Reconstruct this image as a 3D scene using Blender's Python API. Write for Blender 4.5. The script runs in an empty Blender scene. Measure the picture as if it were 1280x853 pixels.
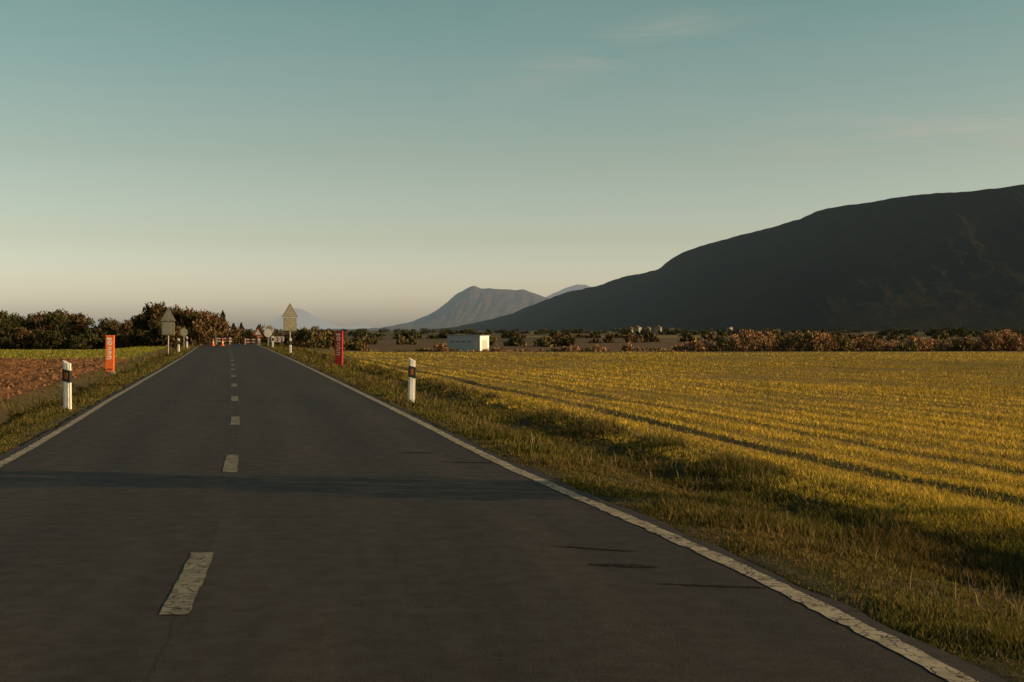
import bpy, math, numpy as np
from mathutils import Vector
rng=np.random.default_rng(7)
scene=bpy.context.scene
CAMH=1.7
SUN_EL=math.radians(14); SUN_BACK=math.radians(10)   # sun: right of the view, slightly behind
sdir=Vector((math.cos(SUN_EL)*math.cos(SUN_BACK),-math.cos(SUN_EL)*math.sin(SUN_BACK),math.sin(SUN_EL)))

# ---------------------------------------------------------------- nodes helpers
class N:
    def __init__(s,nt): s.nt=nt; s.n=nt.nodes; s.l=nt.links
    def new(s,t,**k):
        n=s.n.new(t)
        for a,b in k.items(): setattr(n,a,b)
        return n
    def put(s,sock,v):
        if isinstance(v,bpy.types.NodeSocket): s.l.new(v,sock)
        elif v is not None:
            if isinstance(v,tuple) and len(v)==3 and sock.type=='RGBA': v=(*v,1)
            sock.default_value=v
    def math(s,op,a,b=None,c=None,clamp=False):
        n=s.new('ShaderNodeMath',operation=op); n.use_clamp=clamp
        s.put(n.inputs[0],a)
        if b is not None: s.put(n.inputs[1],b)
        if c is not None: s.put(n.inputs[2],c)
        return n.outputs[0]
    def mix(s,f,a,b,mode='MIX'):
        n=s.new('ShaderNodeMix',data_type='RGBA',blend_type=mode); n.clamp_factor=True
        s.put(n.inputs[0],f); s.put(n.inputs[6],a); s.put(n.inputs[7],b)
        return n.outputs[2]
    def noise(s,vec,scale,detail=4,rough=.55,dist=0):
        n=s.new('ShaderNodeTexNoise'); n.inputs['Scale'].default_value=scale
        n.inputs['Detail'].default_value=detail; n.inputs['Roughness'].default_value=rough
        n.inputs['Distortion'].default_value=dist
        if vec is not None: s.l.new(vec,n.inputs['Vector'])
        return n.outputs['Fac']
    def ramp(s,f,a,b,lo=0.,hi=1.):
        n=s.new('ShaderNodeMapRange'); s.put(n.inputs[0],f)
        n.inputs[1].default_value=a; n.inputs[2].default_value=b
        n.inputs[3].default_value=lo; n.inputs[4].default_value=hi
        n.interpolation_type='SMOOTHSTEP'
        return n.outputs[0]
    def scale(s,vec,sc):
        n=s.new('ShaderNodeMapping'); s.l.new(vec,n.inputs[0]); n.inputs['Scale'].default_value=sc
        return n.outputs[0]
    def pos(s): return s.new('ShaderNodeNewGeometry').outputs['Position']
    def sep(s,v):
        n=s.new('ShaderNodeSeparateXYZ'); s.l.new(v,n.inputs[0]); return n.outputs

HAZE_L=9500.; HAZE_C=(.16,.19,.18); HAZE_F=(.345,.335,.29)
def newmat(name):
    m=bpy.data.materials.new(name); m.use_nodes=True
    try: m.cycles.emission_sampling='NONE'
    except Exception: pass
    m.node_tree.nodes.clear(); return m,N(m.node_tree)
def finish(h,shader,haze=False):
    out=h.new('ShaderNodeOutputMaterial')
    if haze:  # air haze painted on as emission, stronger with distance from the origin
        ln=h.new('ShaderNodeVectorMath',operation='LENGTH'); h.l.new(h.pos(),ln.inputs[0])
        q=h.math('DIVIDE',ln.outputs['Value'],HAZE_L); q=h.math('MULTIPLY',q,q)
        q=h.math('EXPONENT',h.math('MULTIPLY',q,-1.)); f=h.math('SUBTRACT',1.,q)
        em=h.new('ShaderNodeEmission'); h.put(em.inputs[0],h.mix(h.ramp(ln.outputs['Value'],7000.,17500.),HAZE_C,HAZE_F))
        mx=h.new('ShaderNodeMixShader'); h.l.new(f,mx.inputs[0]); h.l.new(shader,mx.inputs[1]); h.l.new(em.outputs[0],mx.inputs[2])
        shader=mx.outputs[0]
    h.l.new(shader,out.inputs[0])
def bsdf(h,col,rough=.8,bump=None,bstr=.3,bdist=.02,spec=.3,metal=0):
    b=h.new('ShaderNodeBsdfPrincipled'); h.put(b.inputs['Base Color'],col); h.put(b.inputs['Roughness'],rough)
    b.inputs['Specular IOR Level'].default_value=spec; b.inputs['Metallic'].default_value=metal
    if bump is not None:
        n=h.new('ShaderNodeBump'); n.inputs['Strength'].default_value=bstr; n.inputs['Distance'].default_value=bdist
        h.l.new(bump,n.inputs['Height']); h.l.new(n.outputs[0],b.inputs['Normal'])
    return b.outputs[0]
def paint(name,c,rough=.5,metal=0,dirt=.35,haze=False):
    m,h=newmat(name); p=h.pos()
    n=h.ramp(h.noise(p,6.,5,.65),.35,.75)
    c2=tuple(v*(1-dirt)*k for v,k in zip(c,(1,.93,.8)))
    col=h.mix(n,c,c2)
    finish(h,bsdf(h,col,rough,h.noise(p,40.,3),.1,.005,.4,metal),haze); return m
def leafmat(name,transl=.3,haze=False,rough=.7):
    m,h=newmat(name); a=h.new('ShaderNodeAttribute',attribute_name='Col').outputs['Color']
    n=h.noise(h.pos(),.6,2); c=h.mix(h.ramp(n,.3,.7,0,.35),a,h.mix(1.,a,(.62,.56,.5),'MULTIPLY'))
    d=h.new('ShaderNodeBsdfDiffuse'); h.put(d.inputs[0],c)
    if transl<=0: finish(h,d.outputs[0],haze); return m
    t=h.new('ShaderNodeBsdfTranslucent'); h.put(t.inputs[0],c)
    mx=h.new('ShaderNodeMixShader'); mx.inputs[0].default_value=transl
    h.l.new(d.outputs[0],mx.inputs[1]); h.l.new(t.outputs[0],mx.inputs[2])
    finish(h,mx.outputs[0],haze); return m

# ---------------------------------------------------------------- mesh helpers
def raw_mesh(name,verts,faces_flat,nper,mats,col=None,uv=None,midx=None,smooth=False):
    me=bpy.data.meshes.new(name); nv=len(verts); nf=len(faces_flat)//nper
    me.vertices.add(nv); me.vertices.foreach_set('co',np.asarray(verts,dtype=np.float32).ravel())
    me.loops.add(nf*nper); me.loops.foreach_set('vertex_index',np.asarray(faces_flat,dtype=np.int32))
    me.polygons.add(nf); me.polygons.foreach_set('loop_start',np.arange(0,nf*nper,nper,dtype=np.int32))
    try: me.polygons.foreach_set('loop_total',np.full(nf,nper,dtype=np.int32))
    except Exception: pass
    if col is not None:
        a=me.color_attributes.new('Col','FLOAT_COLOR','POINT')
        c=np.ones((nv,4),dtype=np.float32); c[:,:3]=col; a.data.foreach_set('color',c.ravel())
    if uv is not None:
        u=me.uv_layers.new(name='UVMap'); u.data.foreach_set('uv',np.asarray(uv,dtype=np.float32)[np.asarray(faces_flat)].ravel())
    for m in mats: me.materials.append(m)
    if midx is not None: me.polygons.foreach_set('material_index',np.asarray(midx,dtype=np.int32))
    if smooth: me.polygons.foreach_set('use_smooth',np.ones(nf,dtype=bool))
    me.update()
    ob=bpy.data.objects.new(name,me); scene.collection.objects.link(ob); return ob
def grid_mesh(name,P,mats,col=None,uv=None,smooth=True):
    r,c,_=P.shape
    i=np.arange((r-1)*(c-1)); a=(i//(c-1))*c+i%(c-1)
    f=np.stack([a,a+1,a+1+c,a+c],1).ravel()
    return raw_mesh(name,P.reshape(-1,3),f,4,mats,None if col is None else col.reshape(-1,3),None if uv is None else uv.reshape(-1,2),smooth=smooth)
class MB:
    def __init__(s): s.v=[];s.f=[];s.m=[]
    def box(s,c,d,m=0,rz=0,top=None):
        x,y,z=[k/2 for k in d]; b=len(s.v); cr,sr=math.cos(rz),math.sin(rz)
        for k,(sx,sy,sz) in enumerate([(-1,-1,-1),(1,-1,-1),(1,1,-1),(-1,1,-1),(-1,-1,1),(1,-1,1),(1,1,1),(-1,1,1)]):
            t=top if (top and sz>0) else 1
            px,py=sx*x*t,sy*y*t
            s.v.append((c[0]+px*cr-py*sr,c[1]+px*sr+py*cr,c[2]+sz*z))
        for q in [(0,3,2,1),(4,5,6,7),(0,1,5,4),(1,2,6,5),(2,3,7,6),(3,0,4,7)]: s.f.append(tuple(b+k for k in q)); s.m.append(m)
    def prism(s,pts,y0,y1,m=0):
        n=len(pts); b=len(s.v)
        for y in (y0,y1):
            for x,z in pts: s.v.append((x,y,z))
        s.f.append(tuple(b+k for k in range(n))); s.m.append(m)
        s.f.append(tuple(b+n+k for k in reversed(range(n)))); s.m.append(m)
        for k in range(n): s.f.append((b+k,b+n+k,b+n+(k+1)%n,b+(k+1)%n)); s.m.append(m)
    def cyl(s,p,q,r0,r1=None,m=0,n=10):
        r1=r0 if r1 is None else r1; p=Vector(p); q=Vector(q); d=(q-p).normalized()
        a=d.orthogonal().normalized(); c=d.cross(a); b=len(s.v)
        for o,r in ((p,r0),(q,r1)):
            for k in range(n):
                t=2*math.pi*k/n; s.v.append(tuple(o+a*math.cos(t)*r+c*math.sin(t)*r))
        for k in range(n): s.f.append((b+k,b+(k+1)%n,b+n+(k+1)%n,b+n+k)); s.m.append(m)
        s.f.append(tuple(b+n+k for k in range(n))); s.m.append(m)
        s.f.append(tuple(b+k for k in reversed(range(n)))); s.m.append(m)
    def disc(s,c,r,y0,y1,m=0,n=24): s.prism([(c[0]+r*math.cos(2*math.pi*k/n),c[1]+r*math.sin(2*math.pi*k/n)) for k in range(n)],y0,y1,m)
    def obj(s,name,mats,loc=(0,0,0),rz=0,rx=0,ry=0,bevel=0):
        me=bpy.data.meshes.new(name); me.from_pydata(s.v,[],s.f)
        for m in mats: me.materials.append(m)
        me.polygons.foreach_set('material_index',np.array(s.m,dtype=np.int32)); me.update()
        o=bpy.data.objects.new(name,me); o.location=loc; o.rotation_euler=(rx,ry,rz); scene.collection.objects.link(o)
        if bevel:
            b=o.modifiers.new('b','BEVEL'); b.width=bevel; b.segments=2
        return o

def fbm(x,y,f=1.,seed=0,octs=5):
    r=np.random.default_rng(seed); o=0; a=1.; tot=0
    for i in range(octs):
        for j in range(3):
            th=r.uniform(0,2*np.pi); ph=r.uniform(0,2*np.pi); ff=f*r.uniform(.7,1.4)
            o=o+a*np.sin((x*np.cos(th)+y*np.sin(th))*ff+ph+1.3*np.sin((x*np.sin(th)-y*np.cos(th))*ff*.7+ph*2))
        tot+=a*1.7; a*=.55; f*=2.05
    return o/tot
def sstep(a,b,x):
    t=np.clip((x-a)/(b-a),0,1); return t*t*(3-2*t)

# ---------------------------------------------------------------- road alignment (world metres)
_Y=np.concatenate([np.arange(-80,300,.25),np.arange(300,24001,50.)])
_sl=np.interp(_Y,[-80,0,8,12,19,27,60,110,150,24000],[-.09,-.13,-.158,-.184,-.21,-.219,-.2206,-.228,-.23,-.23])
_X=np.concatenate([[0],np.cumsum((_sl[1:]+_sl[:-1])/2*np.diff(_Y))])
_X+= -1.987-np.interp(7.53,_Y,_X)
def cx(y): return np.interp(y,_Y,_X)
def Rw(y): return np.interp(y,[0,7,9,11,13,15.5,18,24,60,150],[4.0,3.94,3.86,3.73,3.57,3.43,3.37,3.36,3.36,3.3])
def Lw(y): return np.interp(y,[0,16,30,150],[2.85,2.88,3.0,2.98])
EDGE=.2
# (offset from the edge line, depth) of wheel ruts left by the tractor in the crop
RUTS=[(4.6,.055),(6.4,.022),(11.5,.035),(13.3,.028),(18.4,.04),(20.2,.03),(25.3,.04),(27.1,.04),(34,.05),(36,.05)]
def rutx(q,y): return q+.25*np.sin(y*.05)+.06*np.sin(y*.31+q)
def gz(t,y):
    t,y=np.broadcast_arrays(np.asarray(t,float),np.asarray(y,float))
    d=t-Rw(y); e=-t-Lw(y)
    zr=np.interp(d,[-.5,.1,.23,.6,1.4,2.1,2.6,3.3,4,200],[-.09,-.09,-.015,-.02,-.12,-.29,-.29,-.16,-.12,-.12])
    zl=np.interp(e,[-.5,.1,.23,.6,1.2,1.75,2.1,2.7,3.2,200],[-.09,-.09,-.015,-.02,-.16,-.42,-.42,-.08,-.03,0])
    z=np.where(d>-1,zr,np.where(e>-1,zl,-.09))
    X=cx(y)+t
    rough=fbm(X,y,1.1,3)
    off=np.maximum(sstep(.5,1.5,d),sstep(.5,1.5,e))
    z=z+.03*rough*off
    pl=sstep(2.6,3.4,e)*(1-sstep(70,78,y))
    z=z+pl*(.10*np.sin(e*2*np.pi/.8+fbm(X,y,.3,9))*.5+.07*fbm(X,y,4.5,11,3)+.04)
    for q,dp in RUTS:
        z=z-dp*np.exp(-((d-rutx(q,y))/.16)**2)*(.8+.5*fbm(X,y,.5,13,2))
    fr=sstep(3.5,5,d)
    z=z+fr*.008*np.sin(d*2*np.pi/.95+.6*fbm(X,y,.08,4,2))
    m=1-np.maximum(sstep(1.5,9,d),sstep(1.5,9,e))
    start=97.+m*48
    z=z-2.4*sstep(0,1,(y-start)/105.)
    far=sstep(280,900,y)
    z=z+far*.5*fbm(X,y,.006,21,3)
    return z
def gz_xy(x,y): return float(gz(x-cx(y),y))

# ---------------------------------------------------------------- ground sheet
rows=[-80.]
while rows[-1]<20000:
    y=rows[-1]; rows.append(y+(2. if y<2 else max(.16,.011*y) if y<120 else .02*y if y<400 else .06*y))
rows=np.array(rows)
inner=np.concatenate([np.arange(-34,-12,.3),np.arange(-12,12,.12),np.arange(12,45,.3)])
o1=45*1.09**np.arange(0,68); o2=34*1.09**np.arange(1,70)
cols=np.concatenate([-o2[::-1],inner,o1])
T,Y=np.meshgrid(cols,rows); Z=gz(T,Y); X=cx(Y)+T
P=np.stack([X,Y,Z],-1)
d=T-Rw(Y); e=-T-Lw(Y)
def C(*c): return np.array(c)
col=np.zeros(P.shape)+C(.075,.06,.03)
def lay(col,w,c): return col*(1-w[...,None])+c*w[...,None]
n1=fbm(X,Y,.5,5); n2=fbm(X,Y,2.5,6)
verge=np.maximum(sstep(.1,.5,d),sstep(.1,.5,e))
col=lay(col,verge*1.,C(.07,.058,.025))
col=lay(col,np.clip(verge*(.5+.5*n2),0,1)*.5,C(.10,.07,.04))
fieldR=sstep(2.9,3.7,d+.3*n1)
fc=lay(np.zeros(P.shape)+C(.28,.195,.045),np.clip(.5+.9*n1,0,1),C(.33,.22,.055))
row=.5+.5*np.sin(d*2*np.pi/.95+.6*fbm(X,Y,.08,4,2))
fc=lay(fc,row*.45,C(.18,.115,.04))
col=col*(1-fieldR[...,None])+fc*fieldR[...,None]
for q,dp in RUTS:
    col=lay(col,dp*11*np.exp(-((d-rutx(q,Y))/.2)**2),C(.08,.052,.028))
plo=sstep(2.5,3.2,e+.2*n2)*(1-sstep(70,78,Y))
pc=lay(np.zeros(P.shape)+C(.27,.12,.045),np.clip(.5+.9*n2,0,1),C(.14,.066,.03))
col=col*(1-plo[...,None])+pc*plo[...,None]
gl=sstep(2.5,3.5,e)*sstep(72,78,Y)*(1-sstep(118,130,Y))
col=lay(col,gl,C(.18,.165,.033))
far=sstep(97,118,Y)*sstep(2,8,d)+sstep(125,150,Y)*(d<=4)
far=np.clip(far,0,1)
plain=lay(np.zeros(P.shape)+C(.15,.09,.05),np.clip(.5+1.2*fbm(X,Y*.5,.012,31),0,1),C(.075,.068,.032))
plain=lay(plain,sstep(.2,.45,fbm(X,Y*.35,.02,37,3)),C(.22,.16,.06))
col=col*(1-far[...,None])+plain*far[...,None]
m,h=newmat('ground_soil'); a=h.new('ShaderNodeAttribute',attribute_name='Col').outputs['Color']; p=h.pos()
nz=h.noise(p,9.,6,.7); c=h.mix(h.ramp(nz,.3,.7),h.mix(1.,a,(.55,.52,.5),'MULTIPLY'),h.mix(1.,a,(1.35,1.3,1.2),'MULTIPLY'))
nz2=h.noise(p,.35,4,.6); c=h.mix(h.ramp(nz2,.35,.65,0,.5),c,h.mix(1.,c,(.65,.7,.6),'MULTIPLY'))
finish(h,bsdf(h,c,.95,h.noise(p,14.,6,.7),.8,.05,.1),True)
grid_mesh('ground',P,[m],col)

# ---------------------------------------------------------------- road
ry=np.concatenate([np.arange(-60,40,.25),np.arange(40,235,1.5)])
rt=np.linspace(0,1,29)
RY,RT=np.meshgrid(ry,rt,indexing='ij')
wobL=.06*fbm(ry,ry*0,2.6,2)+.03*fbm(ry,ry*0,9,22); wobR=.06*fbm(ry,ry*0,2.4,12)+.03*fbm(ry,ry*0,9,23)
tt=-(Lw(RY)+EDGE)+RT*(Rw(RY)+Lw(RY)+2*EDGE)
tt[:,-1]+=wobR; tt[:,0]+=wobL
def road_z(t,y):
    m=-2.4*sstep(0,1,(y-145.)/105.)
    return .018+m-.0009*np.abs(t)**2+0*y
RZ=road_z(tt,RY)
RP=np.stack([cx(RY)+tt,RY,RZ],-1)
m,h=newmat('asphalt'); uvn=h.new('ShaderNodeUVMap').outputs[0]; p=h.pos()
sx=h.sep(uvn)
agg=h.noise(p,110.,2,.8); med=h.noise(p,5.,6,.7); big=h.noise(h.scale(uvn,(1.,.10,1.)),1.3,5,.65)
c=h.mix(h.ramp(agg,.28,.72),(.0115,.0080,.0056),(.050,.0365,.0255))
c=h.mix(h.ramp(med,.38,.66,0,.6),c,h.mix(1.,c,(.6,.58,.57),'MULTIPLY'))
c=h.mix(h.ramp(big,.42,.62,0,.7),c,h.mix(1.,c,(1.5,1.46,1.4),'MULTIPLY'))
def track(c0,w):
    q=h.math('DIVIDE',h.math('SUBTRACT',sx[0],c0),w); q=h.math('MULTIPLY',q,q); return h.math('EXPONENT',h.math('MULTIPLY',q,-1.))
tr=h.math('ADD',h.math('ADD',track(.95,.32),track(2.65,.32)),h.math('ADD',track(-.75,.3),track(-2.2,.3)))
c=h.mix(h.math('MULTIPLY',tr,.35),c,h.mix(1.,c,(1.35,1.32,1.25),'MULTIPLY'))
oil=h.math('ADD',track(1.8,.3),track(-1.5,.25))
c=h.mix(h.math('MULTIPLY',oil,.4),c,h.mix(1.,c,(.6,.6,.6),'MULTIPLY'))
vo=h.new('ShaderNodeTexVoronoi',feature='DISTANCE_TO_EDGE'); vo.inputs['Scale'].default_value=.55
dn=h.new('ShaderNodeTexNoise'); dn.inputs['Scale'].default_value=2.5; dn.inputs['Detail'].default_value=5; h.l.new(p,dn.inputs[0])
va=h.new('ShaderNodeVectorMath',operation='MULTIPLY_ADD'); h.l.new(dn.outputs['Color'],va.inputs[0]); va.inputs[1].default_value=(.9,.9,.9); h.l.new(p,va.inputs[2])
h.l.new(va.outputs[0],vo.inputs['Vector'])
ck=h.ramp(vo.outputs['Distance'],.0,.012,1,0); ckm=h.ramp(h.noise(p,.35,2),.52,.62)
ck=h.math('MULTIPLY',ck,ckm)
c=h.mix(h.math('MULTIPLY',ck,.6),c,(.008,.006,.0045))
jn=h.math('ADD',sx[0],h.math('MULTIPLY',h.math('SUBTRACT',h.noise(p,1.2,4),.5),.12))
jt=h.math('DIVIDE',h.math('SUBTRACT',jn,.02),.012); jt=h.math('EXPONENT',h.math('MULTIPLY',h.math('MULTIPLY',jt,jt),-1.))
c=h.mix(h.math('MULTIPLY',jt,.55),c,(.008,.006,.0045))
aw=h.math('MULTIPLY',h.ramp(h.math('ABSOLUTE',h.math('SUBTRACT',sx[0],.25)),3.3,3.9),h.ramp(h.noise(p,3.,6,.7),.4,.6))
c=h.mix(h.math('MULTIPLY',aw,.5),c,(.075,.052,.03))
finish(h,bsdf(h,c,h.ramp(med,.3,.7,.66,.82),agg,.5,.012,.22))
asph=m
rd=grid_mesh('road',RP,[asph],uv=np.stack([tt,RY],-1))

def linemat(name,base,wear):
    m,h=newmat(name); p=h.pos()
    w=h.ramp(h.noise(p,22.,8,.8),wear,wear+.1); w2=h.ramp(h.noise(p,4.,4,.6),.4,.7,0,.8)
    vo=h.new('ShaderNodeTexVoronoi',feature='DISTANCE_TO_EDGE'); vo.inputs['Scale'].default_value=7.
    dn=h.new('ShaderNodeTexNoise'); dn.inputs['Scale'].default_value=6; h.l.new(p,dn.inputs[0])
    va=h.new('ShaderNodeVectorMath',operation='MULTIPLY_ADD'); h.l.new(dn.outputs['Color'],va.inputs[0]); va.inputs[1].default_value=(.4,.4,.4); h.l.new(p,va.inputs[2]); h.l.new(va.outputs[0],vo.inputs['Vector'])
    ck=h.math('MULTIPLY',h.ramp(vo.outputs['Distance'],0,.08,1,0),h.ramp(h.noise(p,2.5,2),.36,.44))
    c=h.mix(w2,base,tuple(k*.6 for k in base)); f=h.math('MAXIMUM',w,ck)
    c=h.mix(f,c,(.03,.022,.016)); finish(h,bsdf(h,c,.8,h.noise(p,120.,2),.3,.006,.1)); return m
edge_m=linemat('worn_white_line',(.38,.31,.22),.54); dash_m=linemat('worn_dash_paint',(.24,.215,.155),.51)
def strip(toff,w,y0,y1,step=.25,j=.012):
    ys=np.arange(y0,y1+1e-6,step) if (y1-y0)>step*2 else np.linspace(y0,y1,8)
    jit=rng.uniform(-1,1,(len(ys),2))*j
    L=toff(ys)-w/2+jit[:,0]; R=toff(ys)+w/2+jit[:,1]
    return np.stack([np.stack([cx(ys)+L,ys,road_z(L,ys)+.005],-1),np.stack([cx(ys)+R,ys,road_z(R,ys)+.005],-1)],1)
grid_mesh('edge_line',strip(lambda y:Rw(y),.15,-55,225,.12,.014),[edge_m])
grid_mesh('edge_line',strip(lambda y:-Lw(y),.13,-55,225,.12,.014),[edge_m])
vs=[];fs=[]
for k in range(-6,29):
    y0=7.53+7.5*k
    A=strip(lambda y:0*y,.17,y0,y0+2.22,.15,.008); n=A.shape[0]; b=len(vs)
    vs+= [tuple(q) for q in A.reshape(-1,3)]
    for i in range(n-1): fs+=[b+2*i,b+2*i+1,b+2*i+3,b+2*i+2]
raw_mesh('centre_dashes',np.array(vs),fs,4,[dash_m])
m,h=newmat('bitumen_seal'); finish(h,bsdf(h,h.mix(h.ramp(h.noise(h.pos(),30.,4),.4,.6),(.008,.0065,.005),(.02,.015,.011)),.85,spec=.1))
vs=[];fs=[]
for (x0,y0,x1,y1,w) in [(.3,9.98,.95,9.72,.06),(.55,9.2,1.05,9.1,.13),(.95,8.5,1.75,8.36,.05),(-.9,16.3,-.1,16.2,.1),(-4.,33,-3.1,33,.25),(-7.2,30.,-6.6,30,.2),(-1.6,17.5,-1.,17.5,.12)]:
    b=len(vs); n=24
    for i in range(n+1):
        q=i/n; x=x0+(x1-x0)*q; y=y0+(y1-y0)*q+rng.uniform(-.015,.015); ww=w*(.15+.85*math.sin(math.pi*min(max(q,.02),.98)))*rng.uniform(.5,1.3)
        for s_ in (-1,1):
            yy=y+s_*ww/2; vs.append((x,yy,float(road_z(x-cx(yy),yy))+.004))
    for i in range(n): fs+=[b+2*i,b+2*i+2,b+2*i+3,b+2*i+1]
raw_mesh('asphalt_crack_seal',np.array(vs),fs,4,[m])

# ---------------------------------------------------------------- grass
def blades(name,x,y,z,hh,ww,col,mat,lean=.35,bend=True):
    n=len(x); a=rng.uniform(0,2*np.pi,n); b=rng.uniform(0,2*np.pi,n); l=hh*lean*rng.uniform(.2,1.4,n)
    dx,dy=np.cos(a)*ww/2,np.sin(a)*ww/2; lx,ly=np.cos(b)*l,np.sin(b)*l
    base=np.stack([x,y,z-.01],-1)
    if bend:
        V=np.stack([base+np.stack([-dx,-dy,0*x],-1),base+np.stack([dx,dy,0*x],-1),
            base+np.stack([dx*.7+lx*.35,dy*.7+ly*.35,hh*.6],-1),base+np.stack([-dx*.7+lx*.35,-dy*.7+ly*.35,hh*.6],-1),
            base+np.stack([lx,ly,hh],-1)],1)
        i=np.arange(n)[:,None]*5
        F=np.concatenate([i+0,i+1,i+2,i+0,i+2,i+3,i+3,i+2,i+4],1).ravel()
        C_=np.repeat(col[:,None,:],5,1)
    else:
        V=np.stack([base+np.stack([-dx,-dy,0*x],-1),base+np.stack([dx,dy,0*x],-1),base+np.stack([lx,ly,hh],-1)],1)
        F=np.arange(n*3); C_=np.repeat(col[:,None,:],3,1)
    return raw_mesh(name,V.reshape(-1,3),F,3,[mat],C_.reshape(-1,3))
gm=leafmat('grass_blade',.3)
def pick(n,cs,ps):
    k=rng.choice(len(cs),n,p=ps); return np.array(cs)[k]*rng.uniform(.65,1.35,(n,1))
def logy(n,a,b,pw=2.):
    u=rng.uniform(0,1,n); return (a**(1-pw)+u*(b**(1-pw)-a**(1-pw)))**(1/(1-pw))
for side,n in ((1,240000),(-1,90000)):
    y=logy(n,4. if side>0 else 11.,150,1.75)
    off=EDGE-.14+rng.uniform(0,1,n)**1.0*(3.6 if side>0 else 2.7)
    w_=Rw(y) if side>0 else Lw(y); t=side*(w_+off); x=cx(y)+t
    cl=fbm(x,y,3.2,41,3); edgen=.12*fbm(y,y*0,2.2,48)
    keep=(cl>-.42-.2*(off<.6)+ .5*(off<.30+edgen)*1)|(rng.uniform(0,1,n)<.2)
    if side<0: keep&=((off<2.2+.25*cl)|(rng.uniform(0,1,n)<.12))
    x,y,t,off,cl=[q[keep] for q in (x,y,t,off,cl)]; n=len(x)
    tall=sstep(-.3,.6,fbm(x,y,1.3,44,4))
    hh=(.03+.085*tall)*rng.uniform(.5,1.5,n)*np.clip(off/.8,.35,1)*(1+ (y/90.))
    ww=np.clip(.0045+.0007*y,.005,.07)*rng.uniform(.7,1.4,n)
    c_=pick(n,[(.105,.10,.022),(.15,.125,.028),(.20,.14,.05),(.07,.075,.018),(.21,.14,.07)],[.32,.28,.14,.16,.10])
    br=sstep(-.1,.7,fbm(x,y,.9,47,3)); c_=c_*(1-.4*br[:,None])+np.array([.14,.082,.036])*.4*br[:,None]
    blades('verge_grass',x,y,gz(t,y),hh,ww,c_,gm,.55)
n=2000; y=logy(n,5,100,1.5); off=rng.uniform(.8,3.8,n); t=Rw(y)+off; x=cx(y)+t
k=fbm(x,y,1.,52,3)>.1; x,y,t=x[k],y[k],t[k]; n=len(x)
blades('dry_weeds',x,y,gz(t,y),rng.uniform(.08,.18,n)*(1+.5*(y>15)),np.clip(.004+.0007*y,.004,.05),pick(n,[(.24,.16,.08),(.17,.12,.055)],[.5,.5]),gm,.5)
n=430000; y=logy(n,6.,101.,1.25)
t=Rw(y)+3+rng.uniform(0,1,n)*(np.maximum(.62*y,9)-cx(y)-Rw(y)-3); x=cx(y)+t; off=t-Rw(y)
rowm=.5+.5*np.sin(off*2*np.pi/.95+.6*fbm(x,y,.08,4,2))
patch=fbm(x,y,.35,61,4)
keep=rng.uniform(0,1,n)<(.5+.5*rowm)*(.8+.4*patch)
for q,dp in RUTS: keep&=(np.abs(off-rutx(q,y))>(.2+.08*patch)*min(1,dp/.05))|(rng.uniform(0,1,n)<.15)
keep&=off>3.+.35*fbm(x,y,1.1,63,3)
x,y,t,off,patch,rowm=[q[keep] for q in (x,y,t,off,patch,rowm)]; n=len(x)
hh=(.04+.02*patch+.008*rowm)*rng.uniform(.6,1.5,n)*(1+y/160.); ww=np.clip(.004+.0009*y,.006,.08)*rng.uniform(.7,1.3,n)
c_=pick(n,[(.47,.32,.045),(.56,.36,.055),(.34,.26,.04),(.53,.33,.08)],[.36,.34,.15,.15])
big=fbm(x,y*.6,.09,66,3)
c_=c_*(1-.4*np.clip(-patch,0,1)[:,None])*(1+.25*np.clip(big,-1,1)[:,None])*(.82+.24*rowm[:,None])
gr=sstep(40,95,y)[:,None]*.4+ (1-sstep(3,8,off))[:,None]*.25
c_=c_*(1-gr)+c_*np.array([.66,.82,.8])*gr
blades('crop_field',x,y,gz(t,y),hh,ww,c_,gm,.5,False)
n=45000; y=rng.uniform(73,126,n); off=3+rng.uniform(0,75,n); t=-(Lw(y)+off); x=cx(y)+t
blades('crop_field',x,y,gz(t,y),rng.uniform(.08,.16,n),rng.uniform(.05,.1,n),pick(n,[(.28,.24,.04),(.21,.2,.035)],[.5,.5]),gm,.4,False)
n=9000; y=logy(n,18,76,1.3); off=2.8+rng.uniform(0,24,n); t=-(Lw(y)+off); x=cx(y)+t; z=gz(t,y)
s_=rng.uniform(.03,.12,n); oc=np.array([(1,0,0),(0,1,0),(-1,0,0),(0,-1,0),(0,0,1),(0,0,-1)],float)
V=np.stack([x,y,z],-1)[:,None,:]+oc[None]*s_[:,None,None]*rng.uniform(.6,1.3,(n,6,1))
ft=np.array([0,1,4,1,2,4,2,3,4,3,0,4]); F=(np.arange(n)[:,None]*6+ft[None]).ravel()
m,h=newmat('clod_soil'); a=h.new('ShaderNodeAttribute',attribute_name='Col').outputs['Color']; finish(h,bsdf(h,a,.95,spec=.1))
raw_mesh('soil_clods',V.reshape(-1,3),F,3,[m],np.repeat(pick(n,[(.29,.13,.05),(.17,.08,.038)],[.5,.5])[:,None,:],6,1).reshape(-1,3))

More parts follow.
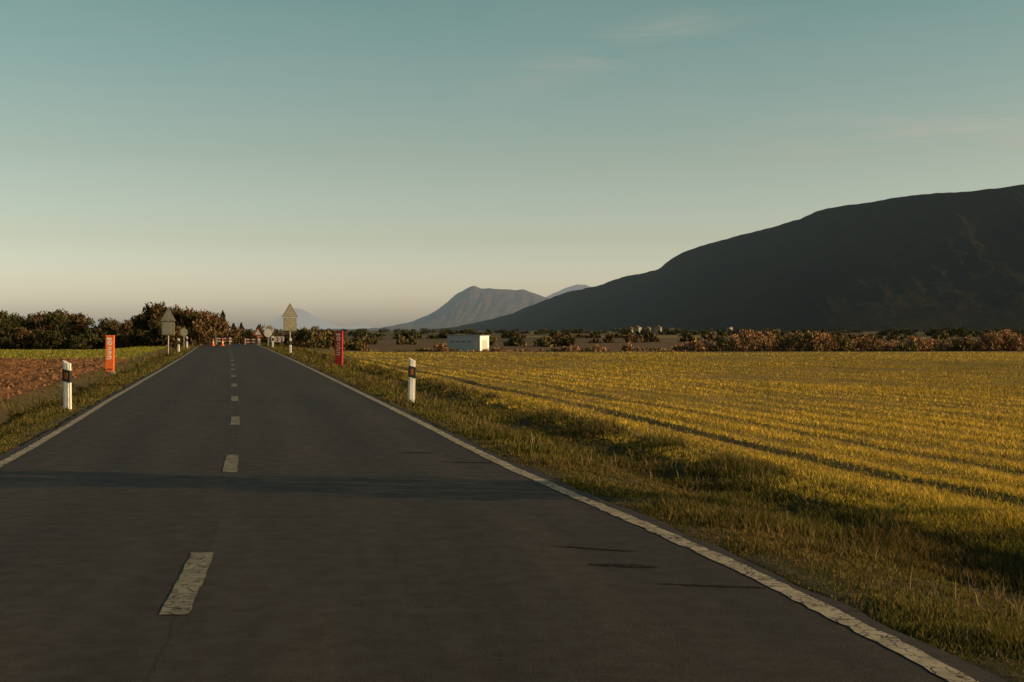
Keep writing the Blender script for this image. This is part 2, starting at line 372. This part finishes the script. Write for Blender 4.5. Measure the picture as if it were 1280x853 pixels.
# ---------------------------------------------------------------- trees & scrub
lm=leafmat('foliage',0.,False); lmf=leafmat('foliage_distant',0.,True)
mbk,h=newmat('bark'); finish(h,bsdf(h,h.mix(h.ramp(h.noise(h.pos(),5.,3),.3,.7),(.05,.035,.025),(.12,.09,.065)),.9))
def tree_mass(name,plants,leaf=.22,dens=1.,mat=None):
    LV=[];LC=[]
    mb=MB()
    for (x,y,H,r,cs,kind) in plants:
        z0=gz_xy(x,y)-.05
        nc=max(4,int(9*dens)) if kind!='cone' else 1
        if kind=='cone':
            nn=int(900*dens*max(H*r/6,.3)); u=rng.uniform(0,1,nn)**.8; zz=.15*H+u*.85*H; rr=r*(1-u)**.75*np.sqrt(rng.uniform(.15,1.15,nn))*(1+.25*np.sin(zz*5)); a=rng.uniform(0,2*np.pi,nn)
            pts=np.stack([rr*np.cos(a),rr*np.sin(a),zz],-1)
            mb.cyl((x,y,z0),(x,y,z0+H*.9),.05*r+.06,.02,0,6)
        else:
            low=.45 if kind=='bush' else .6
            pts=[]
            mb.cyl((x,y,z0),(x,y,z0+H*low),.03*H,.018*H,0,6)
            for k in range(nc):
                a=rng.uniform(0,2*np.pi); q=r*rng.uniform(.15,.85); cz=H*rng.uniform(.3 if kind=='bush' else .36,.85)
                q*=math.sqrt(max(.1,1-((cz/H-.5)/.6)**2)); c=np.array([q*math.cos(a),q*math.sin(a),cz]); cr=r*rng.uniform(.22,.42)
                mb.cyl((x,y,z0+H*low*rng.uniform(.3,1)),(x+c[0],y+c[1],z0+c[2]),.012*H,.004*H,0,4)
                nn=int(85*dens*(cr/.7)**1.5*(.22/leaf)**1.5)+10; v=rng.normal(size=(nn,3)); v/=np.linalg.norm(v,axis=1)[:,None]; v*=(rng.uniform(.05,1.3,nn)**.6)[:,None]*cr; v[:,2]*=.85
                pts.append(c+v)
            if kind=='bush':
                nn=int(50*dens*r*(.22/leaf)); a=rng.uniform(0,2*np.pi,nn); q=r*np.sqrt(rng.uniform(0,1,nn)); pts.append(np.stack([q*np.cos(a),q*np.sin(a),rng.uniform(0,.45*H,nn)],-1))
            pts=np.concatenate(pts); pts[:,2]=np.minimum(pts[:,2],H)
        nn=len(pts); P_=pts+np.array([x,y,z0]); sz=leaf*rng.uniform(.5,1.3,nn)
        a=rng.normal(size=(nn,3)); a[:,2]+=.6*np.sign(a[:,2]); a/=np.linalg.norm(a,axis=1)[:,None]; b=rng.normal(size=(nn,3)); b-=a*(a*b).sum(1)[:,None]; b/=np.linalg.norm(b,axis=1)[:,None]
        V=np.stack([P_-a*sz[:,None],P_+b*sz[:,None]*.4,P_+a*sz[:,None],P_-b*sz[:,None]*.4],1)
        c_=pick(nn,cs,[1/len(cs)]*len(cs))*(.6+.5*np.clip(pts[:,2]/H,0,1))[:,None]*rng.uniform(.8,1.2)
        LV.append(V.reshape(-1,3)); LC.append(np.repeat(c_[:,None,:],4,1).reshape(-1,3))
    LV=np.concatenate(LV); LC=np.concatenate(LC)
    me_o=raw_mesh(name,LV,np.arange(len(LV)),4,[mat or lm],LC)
    t=mb.obj('trunks',[mbk]); t.parent=me_o
    return me_o
DG=[(.058,.055,.021),(.078,.066,.025),(.042,.042,.017)]
BR=[(.14,.08,.04),(.105,.068,.034),(.17,.10,.048),(.08,.057,.027)]
OL=[(.13,.105,.042),(.10,.085,.035),(.17,.13,.055)]
RD=[(.34,.18,.095),(.24,.135,.07),(.40,.225,.12),(.17,.11,.055)]
pl=[]
for k in range(80):
    y=rng.uniform(138,180); b=rng.uniform(-.5,-.318); x=b*y
    f=(b+.365)/.035; H=4.8+.55*math.exp(-f*f)+.3*math.sin(b*90)-.8*float(sstep(-.345,-.325,b))+rng.uniform(-.5,.3)+(y-138)*.022
    pl.append((x,y,H,rng.uniform(1.6,2.6),DG if rng.random()<.8 else BR,'tree'))
for k in range(40):
    y=rng.uniform(135,165); b=rng.uniform(-.32,-.232); x=b*y
    H=5.0-30*abs(b+.283)+rng.uniform(-.35,.3)+(y-135)*.02
    pl.append((x,y,max(H,2.5),rng.uniform(1.3,2.2),BR if rng.random()<.7 else DG,'tree'))
for k in range(110):
    y=rng.uniform(128,150); b=rng.uniform(-.5,-.245); pl.append((b*y,y,rng.uniform(1.4,2.9),rng.uniform(1.,2.2),BR if rng.random()<.35 else DG,'bush'))
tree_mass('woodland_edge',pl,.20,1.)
for b,H,y in ((-.226,6.0,200),(-.2175,4.6,215),(-.2115,5.2,230),(-.232,4.5,205),(-.205,4.2,235),(-.198,4.6,215),(-.192,4.,220)):
    tree_mass('conifer_tree',[(b*y,y,H,1.3,DG,'cone')],.17,1.3)
pl=[]
for k in range(60):
    y=rng.uniform(165,260); b=rng.uniform(-.25,-.13); pl.append((b*y,y,rng.uniform(1.8,3.4),rng.uniform(1.5,2.6),BR if rng.random()<.5 else DG,'bush'))
for k in range(22):
    y=rng.uniform(120,150); b=rng.uniform(-.174,-.12); pl.append((b*y,y,rng.uniform(1.3,2.5)*(1 if b<-.14 else .7),rng.uniform(1.,1.8),OL if rng.random()<.6 else BR,'bush'))
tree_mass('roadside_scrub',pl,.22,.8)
pl=[]
for k in range(170):
    y=rng.uniform(150,185); b=rng.uniform(.13,.5); H=2.7+.6*math.sin(b*37)+rng.uniform(-.8,.5)
    H*=float(sstep(.11,.19,b))*.4+.6
    pl.append((b*y,y,H,rng.uniform(1.1,2.1),RD if rng.random()<.85 else OL,'bush'))
for k in range(85):
    y=rng.uniform(150,210); b=rng.uniform(-.13,.14); pl.append((b*y,y,rng.uniform(.5,1.35),rng.uniform(.8,1.8),RD if rng.random()<.65 else OL,'bush'))
tree_mass('scrub_bushes',pl,.20,.85)
pl=[]
for (yy,b0,b1,n,hh_,cs) in ((330,-.12,.05,26,2.2,OL),(420,.02,.3,40,2.2,BR),(560,-.14,.16,40,2.6,DG),(640,.12,.55,50,3.4,DG),(900,-.15,.6,80,4.,DG),(1250,-.15,.6,70,4.5,DG),(1700,-.2,.6,70,5.,DG),(500,.25,.55,30,3.,OL)):
    for k in range(n):
        b=rng.uniform(b0,b1); y=yy*(1+.12*math.sin(b*9+yy))+rng.uniform(-8,8); pl.append((b*y,y,hh_*rng.uniform(.5,1.25),rng.uniform(2,4)*yy/600,cs,'bush'))
for k in range(60):
    y=rng.uniform(300,900); b=rng.uniform(-.5,-.14); pl.append((b*y,y,rng.uniform(2,4),rng.uniform(3,6),(DG,BR)[rng.integers(2)],'bush'))
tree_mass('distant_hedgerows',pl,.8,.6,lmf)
tree_mass('cypress_tree',[(9.2,11.9,9.,.9,DG,'cone')],.12,2.6)

# ---------------------------------------------------------------- mountains
def mountmat(name,c1,c2,c3,sc,b=.6):
    m,h=newmat(name); p=h.pos()
    c=h.mix(h.ramp(h.noise(p,sc,8,.65),.35,.65),c1,c2); c=h.mix(h.ramp(h.noise(p,sc*.3,6,.6),.55,.7),c,c3)
    c=h.mix(h.ramp(h.noise(p,sc*14,3,.7),.35,.65,0,.6),c,h.mix(1.,c,(.4,.42,.4),'MULTIPLY'))
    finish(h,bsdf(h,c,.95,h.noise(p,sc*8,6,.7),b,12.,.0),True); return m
def mountain(name,ridge,foot,back,mat,spur=.12,nx=420,nu=90,seed=1,rough=3.):
    R=np.array(ridge,float); F=np.array(foot,float); s=np.linspace(0,len(R)-1,nx); i=np.arange(len(R))
    rx,ry_,rz=[np.interp(s,i,R[:,k]) for k in range(3)]; j=np.linspace(0,len(F)-1,nx); fi=np.arange(len(F))
    ker=np.ones(7)/7
    rz=np.convolve(np.pad(rz,3,'edge'),ker,'valid')
    fx,fy=[np.interp(j,fi,F[:,k]) for k in range(2)]
    u=np.concatenate([np.linspace(0,1,nu),1+np.linspace(.03,1,25)])
    S,U=np.meshgrid(np.arange(nx),u,indexing='ij')
    uu=np.clip(U,0,1); bb=np.clip(U-1,0,1)
    X=fx[S]+(rx[S]-fx[S])*uu; Yy=fy[S]+(ry_[S]-fy[S])*uu
    X=X+bb*back[0]; Yy=Yy+bb*back[1]
    prof=uu**1.15
    g=np.abs(fbm(S*.035*420/nx,uu*1.2,2.2,seed,5))
    Z=rz[S]*prof*(1-spur*5*g*uu*(1-uu)) ; Z=Z*(1-bb)**1.3
    Z=Z+rough*fbm(X,Yy,.02,seed+5,4)*np.clip(uu*4,0,1)*(bb<.5)
    Z=Z-6*(1-np.clip(uu*8,0,1))
    return grid_mesh(name,np.stack([X,Yy,Z],-1),[mat])
prof=[(540,413,5400),(565,409,5300),(600,403,5100),(640,392,4900),(665,381,4750),(690,372,4600),(720,363,4450),(760,353,4300),(800,343,4150),(822,336,4080),(838,325,4030),(855,316,3980),(885,304,3900),(925,294,3800),(960,286,3720),(1000,274,3640),(1022,264,3600),(1045,258,3560),(1080,254,3500),(1120,247,3430),(1160,242,3360),(1200,240,3300),(1235,237,3250),(1280,231,3200),(1400,222,3100),(1600,240,3000),(2000,300,2900)]
ridge=[((a-640)/1600*D,D,1.7+(412-b)/1600*D) for a,b,D in prof]
foot=[(a*.9-40,D*(.95-.28*min(1,(k/14))),) for k,((a,_,_2),D) in enumerate(zip(ridge,[p_[2] for p_ in prof]))]
mm=mountmat('forested_slope',(.023,.018,.0085),(.044,.033,.016),(.050,.038,.02),.006,.45)
mountain('hill',ridge,foot,(900,1800),mm,.055,520,110,3,4.)
def far_ridge(pts,D): return [((a-640)/1600*D,D,1.7+(412-b)/1600*D) for a,b in pts]
m2=mountmat('far_rock',(.13,.08,.05),(.19,.115,.07),(.08,.06,.04),.0016,.25)
m3=mountmat('far_rock_hazy',(.05,.045,.04),(.07,.06,.05),(.04,.035,.03),.0016,.1)
r=far_ridge([(430,414),(480,411),(505,408),(522,400),(545,389),(560,377),(572,367),(582,361),(592,358),(602,361),(612,360),(630,362),(655,363),(672,368),(690,374),(730,385),(800,400),(860,412)],9500)
mountain('distant_mountain',r,[(x*1.05-100,8000) for x,_,_ in r],(0,2500),m2,.09,300,70,8,6.)
r=far_ridge([(600,412),(640,395),(670,378),(690,368),(705,361),(720,356),(732,356),(745,362),(780,380),(850,400)],12500)
mountain('distant_mountain',r,[(x,11000) for x,_,_ in r],(0,2500),m2,.08,200,50,9,5.)
r=far_ridge([(300,414),(335,404),(352,394),(364,386),(373,385),(384,390),(397,398),(410,405),(425,410),(450,407),(470,409),(500,412)],16500)
mountain('distant_mountain',r,[(x,15000) for x,_,_ in r],(0,2500),m3,.08,200,50,10,5.)
r=far_ridge([(-700,405),(-300,400),(0,408),(150,405),(300,410),(420,409),(520,412)],17800)
mountain('distant_mountain',r,[(x,17000) for x,_,_ in r],(0,1500),m3,.08,150,40,12,5.)

# ---------------------------------------------------------------- street furniture
white=paint('white_plastic',(.78,.76,.70),.45,dirt=.2); black=paint('black_band',(.02,.02,.02),.5); amber=paint('amber_reflector',(.30,.10,.02),.3)
orange=paint('orange_panel',(.80,.16,.03),.45,dirt=.2); red=paint('red_panel',(.36,.02,.02),.45,dirt=.25); steel=paint('galvanised_steel',(.33,.31,.27),.5,.4,.3)
backm=paint('sign_back',(.33,.30,.21),.55,0,.25); signw=paint('sign_white',(.75,.72,.66),.5); signr=paint('sign_red',(.5,.04,.03),.5)
yel=paint('sign_yellow',(.6,.4,.05),.5); signp=paint('sign_letter',(.55,.42,.34),.5)
def delineator(side,y,off,H=1.05,rz=0.,ry=0.):
    t=(Rw(y)+off) if side>0 else -(Lw(y)+off); x=float(cx(y)+t); z=float(gz(t,y))
    mb=MB(); w=.082; hb=.03
    mb.prism([(-w,-.1),(w,-.1),(w,H-.07),(-w,H)],-hb,hb,0)
    mb.prism([(-w*.55,-.1),(w*.55,-.1),(w*.55,H-.075),(-w*.55,H-.03)],-hb-.018,-hb+.001,0)
    mb.prism([(-w-.003,H-.44),(w+.003,H-.48),(w+.003,H-.22),(-w-.003,H-.18)],-hb-.022,hb+.004,1)
    mb.prism([(-.032,H-.40),(.032,H-.40),(.032,H-.26),(-.032,H-.26)],-hb-.028,-hb-.02,2)
    return mb.obj('delineator_post',[white,black,amber],(x,y,z),rz,0,ry,.006)
delineator(1,29.6,.72,1.08,.1,.02); delineator(-1,27.5,.62,1.06,-.1,-.015)
for sd,y in ((-1,92),(-1,114),(1,88),(-1,140),(1,118)): delineator(sd,y,.75,1.15)
def totem(side,y,off,w,H,mat,name,lm_):
    t=side*((Rw(y) if side>0 else Lw(y))+off); x=float(cx(y)+t); z=float(gz(t,y)); mb=MB()
    mb.box((0,0,.02),(w*1.2,.36,.1),3)
    mb.box((0,0,H/2),(w,.24,H),0)
    mb.box((0,0,H-.02),(w*1.04,.27,.06),0)
    yy=-.121
    mb.box((-w*.05,yy-.0015,H*.91),(w*.62,.003,H*.06),1); mb.disc((0,H*.80),w*.32,yy-.003,yy,1,16); mb.disc((w*.04,H*.80),w*.12,yy-.006,yy-.003,0,12)
    for k in range(6):
        zc=H*.68-k*H*.06; mb.box((-.03*(k%2),yy-.0015,zc),(w*(.55 if k%3 else .4),.003,H*.03),1)
        if k%2: mb.box((w*.14,yy-.0015,zc+H*.03),(w*.14,.003,H*.03),1)
    mb.box((0,yy-.0015,H*.1),(w*.7,.003,H*.03),2)
    return mb.obj(name,[mat,lm_,black,steel],(x,y,z),.12*side*-1,0,.01,.03)
totem(-1,56.7,2.45,.34,1.66,orange,'orange_marker_pillar',signw); totem(1,63.3,1.9,.36,1.88,red,'red_marker_pillar',signp)
def tri(c,r): return [(c[0]+r*math.cos(a),c[1]+r*math.sin(a)) for a in (math.radians(210),math.radians(330),math.radians(90))]
plate=paint('sign_back_panel',(.42,.38,.27),.6)
def combo(side,y,off):
    t=side*((Rw(y) if side>0 else Lw(y))+off); x=float(cx(y)+t); z=float(gz(t,y)); mb=MB()
    mb.cyl((0,0,-.2),(0,0,3.5),.045,None,0,10)
    mb.prism(tri((0,3.08),.72),-.05,-.03,1); mb.prism(tri((0,3.08),.56),-.056,-.0505,2)
    mb.box((0,-.045,2.18),(1.0,.03,.98),1); mb.box((0,-.064,2.18),(.84,.006,.82),2)
    return mb.obj('triangular_road_sign',[steel,backm,plate],(x,y,z),.08*side)
combo(-1,97,1.7); combo(1,97,1.2)
def roundsign(x,y,H,r,m1,m2,name='round_road_sign'):
    z=gz_xy(x,y); mb=MB(); mb.cyl((0,0,-.2),(0,0,H),.04,None,0,8); mb.disc((0,H-r),r,-.06,-.04,1); mb.disc((0,H-r),r*.72,-.066,-.0605,2)
    return mb.obj(name,[steel,m1,m2],(x,y,z))
roundsign(-28.2,110,1.9,.36,backm,plate); roundsign(-25.2,133,2.3,.5,signw,backm); roundsign(-24.4,128,1.8,.42,signw,signw)
def trisign(x,y,H,r,m1=signr,m2=signw):
    z=gz_xy(x,y); mb=MB(); mb.cyl((0,0,-.2),(0,0,H-.1),.04,None,0,8); mb.prism(tri((0,H-r),r),-.06,-.04,1); mb.prism(tri((0,H-r),r*.66),-.066,-.0605,2)
    return mb.obj('warning_sign',[steel,m1,m2],(x,y,z))
trisign(-26.6,134,2.0,.58); trisign(-27.2,138,1.6,.5,signr,yel)
def barrier(x,y,w,zz=None):
    z=gz_xy(x,y) if zz is None else zz; mb=MB()
    for hz in (.42,.72):
        n=int(w/.3)
        for k in range(n): mb.box((-w/2+(k+.5)*w/n,0,hz),(w/n,.03,.14),k%2)
    for s_ in (-1,1):
        mb.cyl((s_*w*.4,-.03,.85),(s_*w*.4,-.25,0),.02,None,2,6); mb.cyl((s_*w*.4,.03,.85),(s_*w*.4,.25,0),.02,None,2,6)
    return mb.obj('striped_road_barrier',[signr,signw,steel],(x,y,z))
barrier(-27.6,136,1.8); barrier(-32.0,142,1.8,-0.03); barrier(-36.2,142,1.5)
def cone(x,y):
    z=float(road_z(x-cx(y),y)); mb=MB(); mb.box((0,0,.02),(.4,.4,.04),0); mb.cyl((0,0,.04),(0,0,.3),.15,.1,0,12); mb.cyl((0,0,.3),(0,0,.48),.1,.065,1,12); mb.cyl((0,0,.48),(0,0,.75),.065,.02,0,12)
    mb.obj('traffic_cone',[orange,signw],(x,y,z))
for x,y in ((-30.6,131),(-29.4,130)): cone(x,y)
def panel(x,y):
    z=gz_xy(x,y); mb=MB()
    for s_ in (-.5,.5): mb.cyl((s_,0,-.2),(s_,0,1.2),.03,None,2,6)
    mb.box((0,-.05,.9),(1.4,.03,.6),1)
    for k in range(3):
        c=-.45+k*.45; mb.prism([(c-.13,.65),(c,.65),(c+.13,.9),(c,1.15),(c-.13,1.15),(c,.9)],-.072,-.066,0)
    mb.obj('chevron_sign',[signr,signw,steel],(x,y,z))
panel(-24.9,136)

wall_shaded=paint('cladding_shaded',(.40,.40,.38),.6,dirt=.12); wall_lit=paint('end_wall_sunlit',(.8,.79,.75),.5,dirt=.05); dark=paint('dark_opening',(.16,.16,.155),.6); roofm=paint('roof_sheet',(.3,.29,.27),.6)  # white walls: long side coloured darker as half shade, end lighter as sunlit
emp=bpy.data.objects.new('warehouse_building',None); scene.collection.objects.link(emp)
def part(mb,name,mats): o=mb.obj(name,mats); o.parent=emp; return o
mb=MB(); mb.box((0,0,1.5),(7.6,3.2,3.),0); part(mb,'walls',[wall_shaded])
mb=MB(); mb.prism([(-4,3.002),(4,3.002),(4,3.12),(-4,3.2)],-1.75,1.75,0); part(mb,'roof',[roofm])
mb=MB(); mb.box((3.82,0,1.5),(.03,3.2,2.98),0); part(mb,'end_wall',[wall_lit])  # thin skin over the end, sunlight put into its colour
mb=MB()
for k in range(4): mb.box((-2.6+k*1.3,-1.62,1.85),(.9,.03,.28),0)
part(mb,'windows',[dark])
mb=MB(); mb.box((2.9,-1.62,1.0),(.9,.03,1.95),0); mb.box((3.85,.1,1.1),(.03,1.8,2.1),0); part(mb,'doors',[paint('grey_door',(.5,.5,.48),.5)])
emp.location=(-8.6,250,gz_xy(-8.6,250)); emp.rotation_euler=(0,0,-.55)

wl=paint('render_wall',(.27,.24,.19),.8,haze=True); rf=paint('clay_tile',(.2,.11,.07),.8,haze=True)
def house(x,y,z,w,d_,H,rz):
    mb=MB(); mb.box((0,0,H/2-1),(w,d_,H+2),0)
    mb.prism([(-w*.54,H+.003),(w*.54,H+.003),(0,H+w*.22)],-d_*.53,d_*.53,1)
    for s_ in (-1,1):
        for k in (.3,.7):
            mb.box((s_*w*.25,-d_/2-.02,H*k),(w*.14,.06,H*.2),2)
    mb.box((0,-d_/2-.02,1.),(1.,.06,2.),2)
    mb.obj('farmhouse',[wl,rf,dark],(x,y,z),rz)
for b,y,w in ((.098,1180,6),(.106,1200,5),(.114,1160,6),(.093,1210,4.5),(.125,1250,5),(.17,1500,6)):
    house(b*y,y,.6,w,w*.8,w*.5,.5+b*20)

# ---------------------------------------------------------------- world, sun, camera
w=bpy.data.worlds.new('World'); scene.world=w; w.use_nodes=True; nt=w.node_tree; nt.nodes.clear(); h=N(nt)
sky=h.new('ShaderNodeTexSky',sky_type='NISHITA'); sky.sun_disc=False; sky.sun_elevation=SUN_EL
sky.sun_rotation=math.radians(90)+SUN_BACK; sky.air_density=1.; sky.dust_density=1.6; sky.ozone_density=1.2
g=h.new('ShaderNodeTexCoord').outputs['Generated']; s3=h.sep(g)
cr=h.new('ShaderNodeValToRGB'); h.l.new(h.math('MULTIPLY',s3[2],2.5,clamp=True),cr.inputs[0])
el=cr.color_ramp.elements; stops=[(0.,(2.5,2.42,2.95)),(.05,(2.45,2.36,2.75)),(.175,(1.72,1.58,1.5)),(.33,(1.47,1.35,1.07)),(.6,(1.14,1.28,.92)),(1.,(.8,.95,.72))]
while len(el)<len(stops): el.new(.5)
for e_,(p_,c_) in zip(el,stops): e_.position=p_; e_.color=(*[v/4 for v in c_],1)
tint=h.mix(1.,cr.outputs[0],(4.,4.,4.),'MULTIPLY')
skc=h.mix(1.,sky.outputs[0],tint,'MULTIPLY')
zz=h.math('MAXIMUM',s3[2],.03); cu=h.math('DIVIDE',s3[0],zz); cv=h.math('DIVIDE',s3[1],zz)
cb=h.new('ShaderNodeCombineXYZ'); h.l.new(cu,cb.inputs[0]); h.l.new(cv,cb.inputs[1])
nz=h.noise(h.scale(cb.outputs[0],(.8,1.1,1.)),1.8,6,.66,.8)
def gs(v,c0,w_): q=h.math('DIVIDE',h.math('SUBTRACT',v,c0),w_); return h.math('EXPONENT',h.math('MULTIPLY',h.math('MULTIPLY',q,q),-1.))
mk1=h.math('MULTIPLY',gs(s3[0],.085,.085),gs(h.math('SUBTRACT',s3[2],h.math('MULTIPLY',s3[0],.28)),.190,.012))
mk2=h.math('MULTIPLY',gs(s3[0],.33,.13),gs(s3[2],.140,.022))
mk=h.math('ADD',h.math('MULTIPLY',mk1,.75),h.math('MULTIPLY',mk2,1.)); mk=h.math('ADD',mk,.10)
cf=h.math('MULTIPLY',h.math('MULTIPLY',h.ramp(nz,.34,.72),mk),.5,clamp=True)
skc=h.mix(cf,skc,(4.7,4.3,3.7))
bg=h.new('ShaderNodeBackground'); bg.inputs[1].default_value=.1
h.l.new(skc,bg.inputs[0]); o=h.new('ShaderNodeOutputWorld'); h.l.new(bg.outputs[0],o.inputs[0])
sun=bpy.data.lights.new('sun','SUN'); sun.energy=5.; sun.angle=math.radians(.6); sun.color=(1.,.70,.38)
so=bpy.data.objects.new('sun',sun); scene.collection.objects.link(so); so.rotation_euler=sdir.to_track_quat('Z','Y').to_euler(); so.location=(60,-10,40)
cam=bpy.data.cameras.new('camera'); co=bpy.data.objects.new('camera',cam); scene.collection.objects.link(co); scene.camera=co
cam.sensor_width=36; cam.lens=45; cam.shift_y=-14.5/1280; cam.clip_start=.1; cam.clip_end=50000
co.location=(0,0,CAMH); co.rotation_euler=(math.radians(90),0,0)
scene.view_settings.view_transform='Standard'; scene.view_settings.look='None'; scene.view_settings.exposure=0
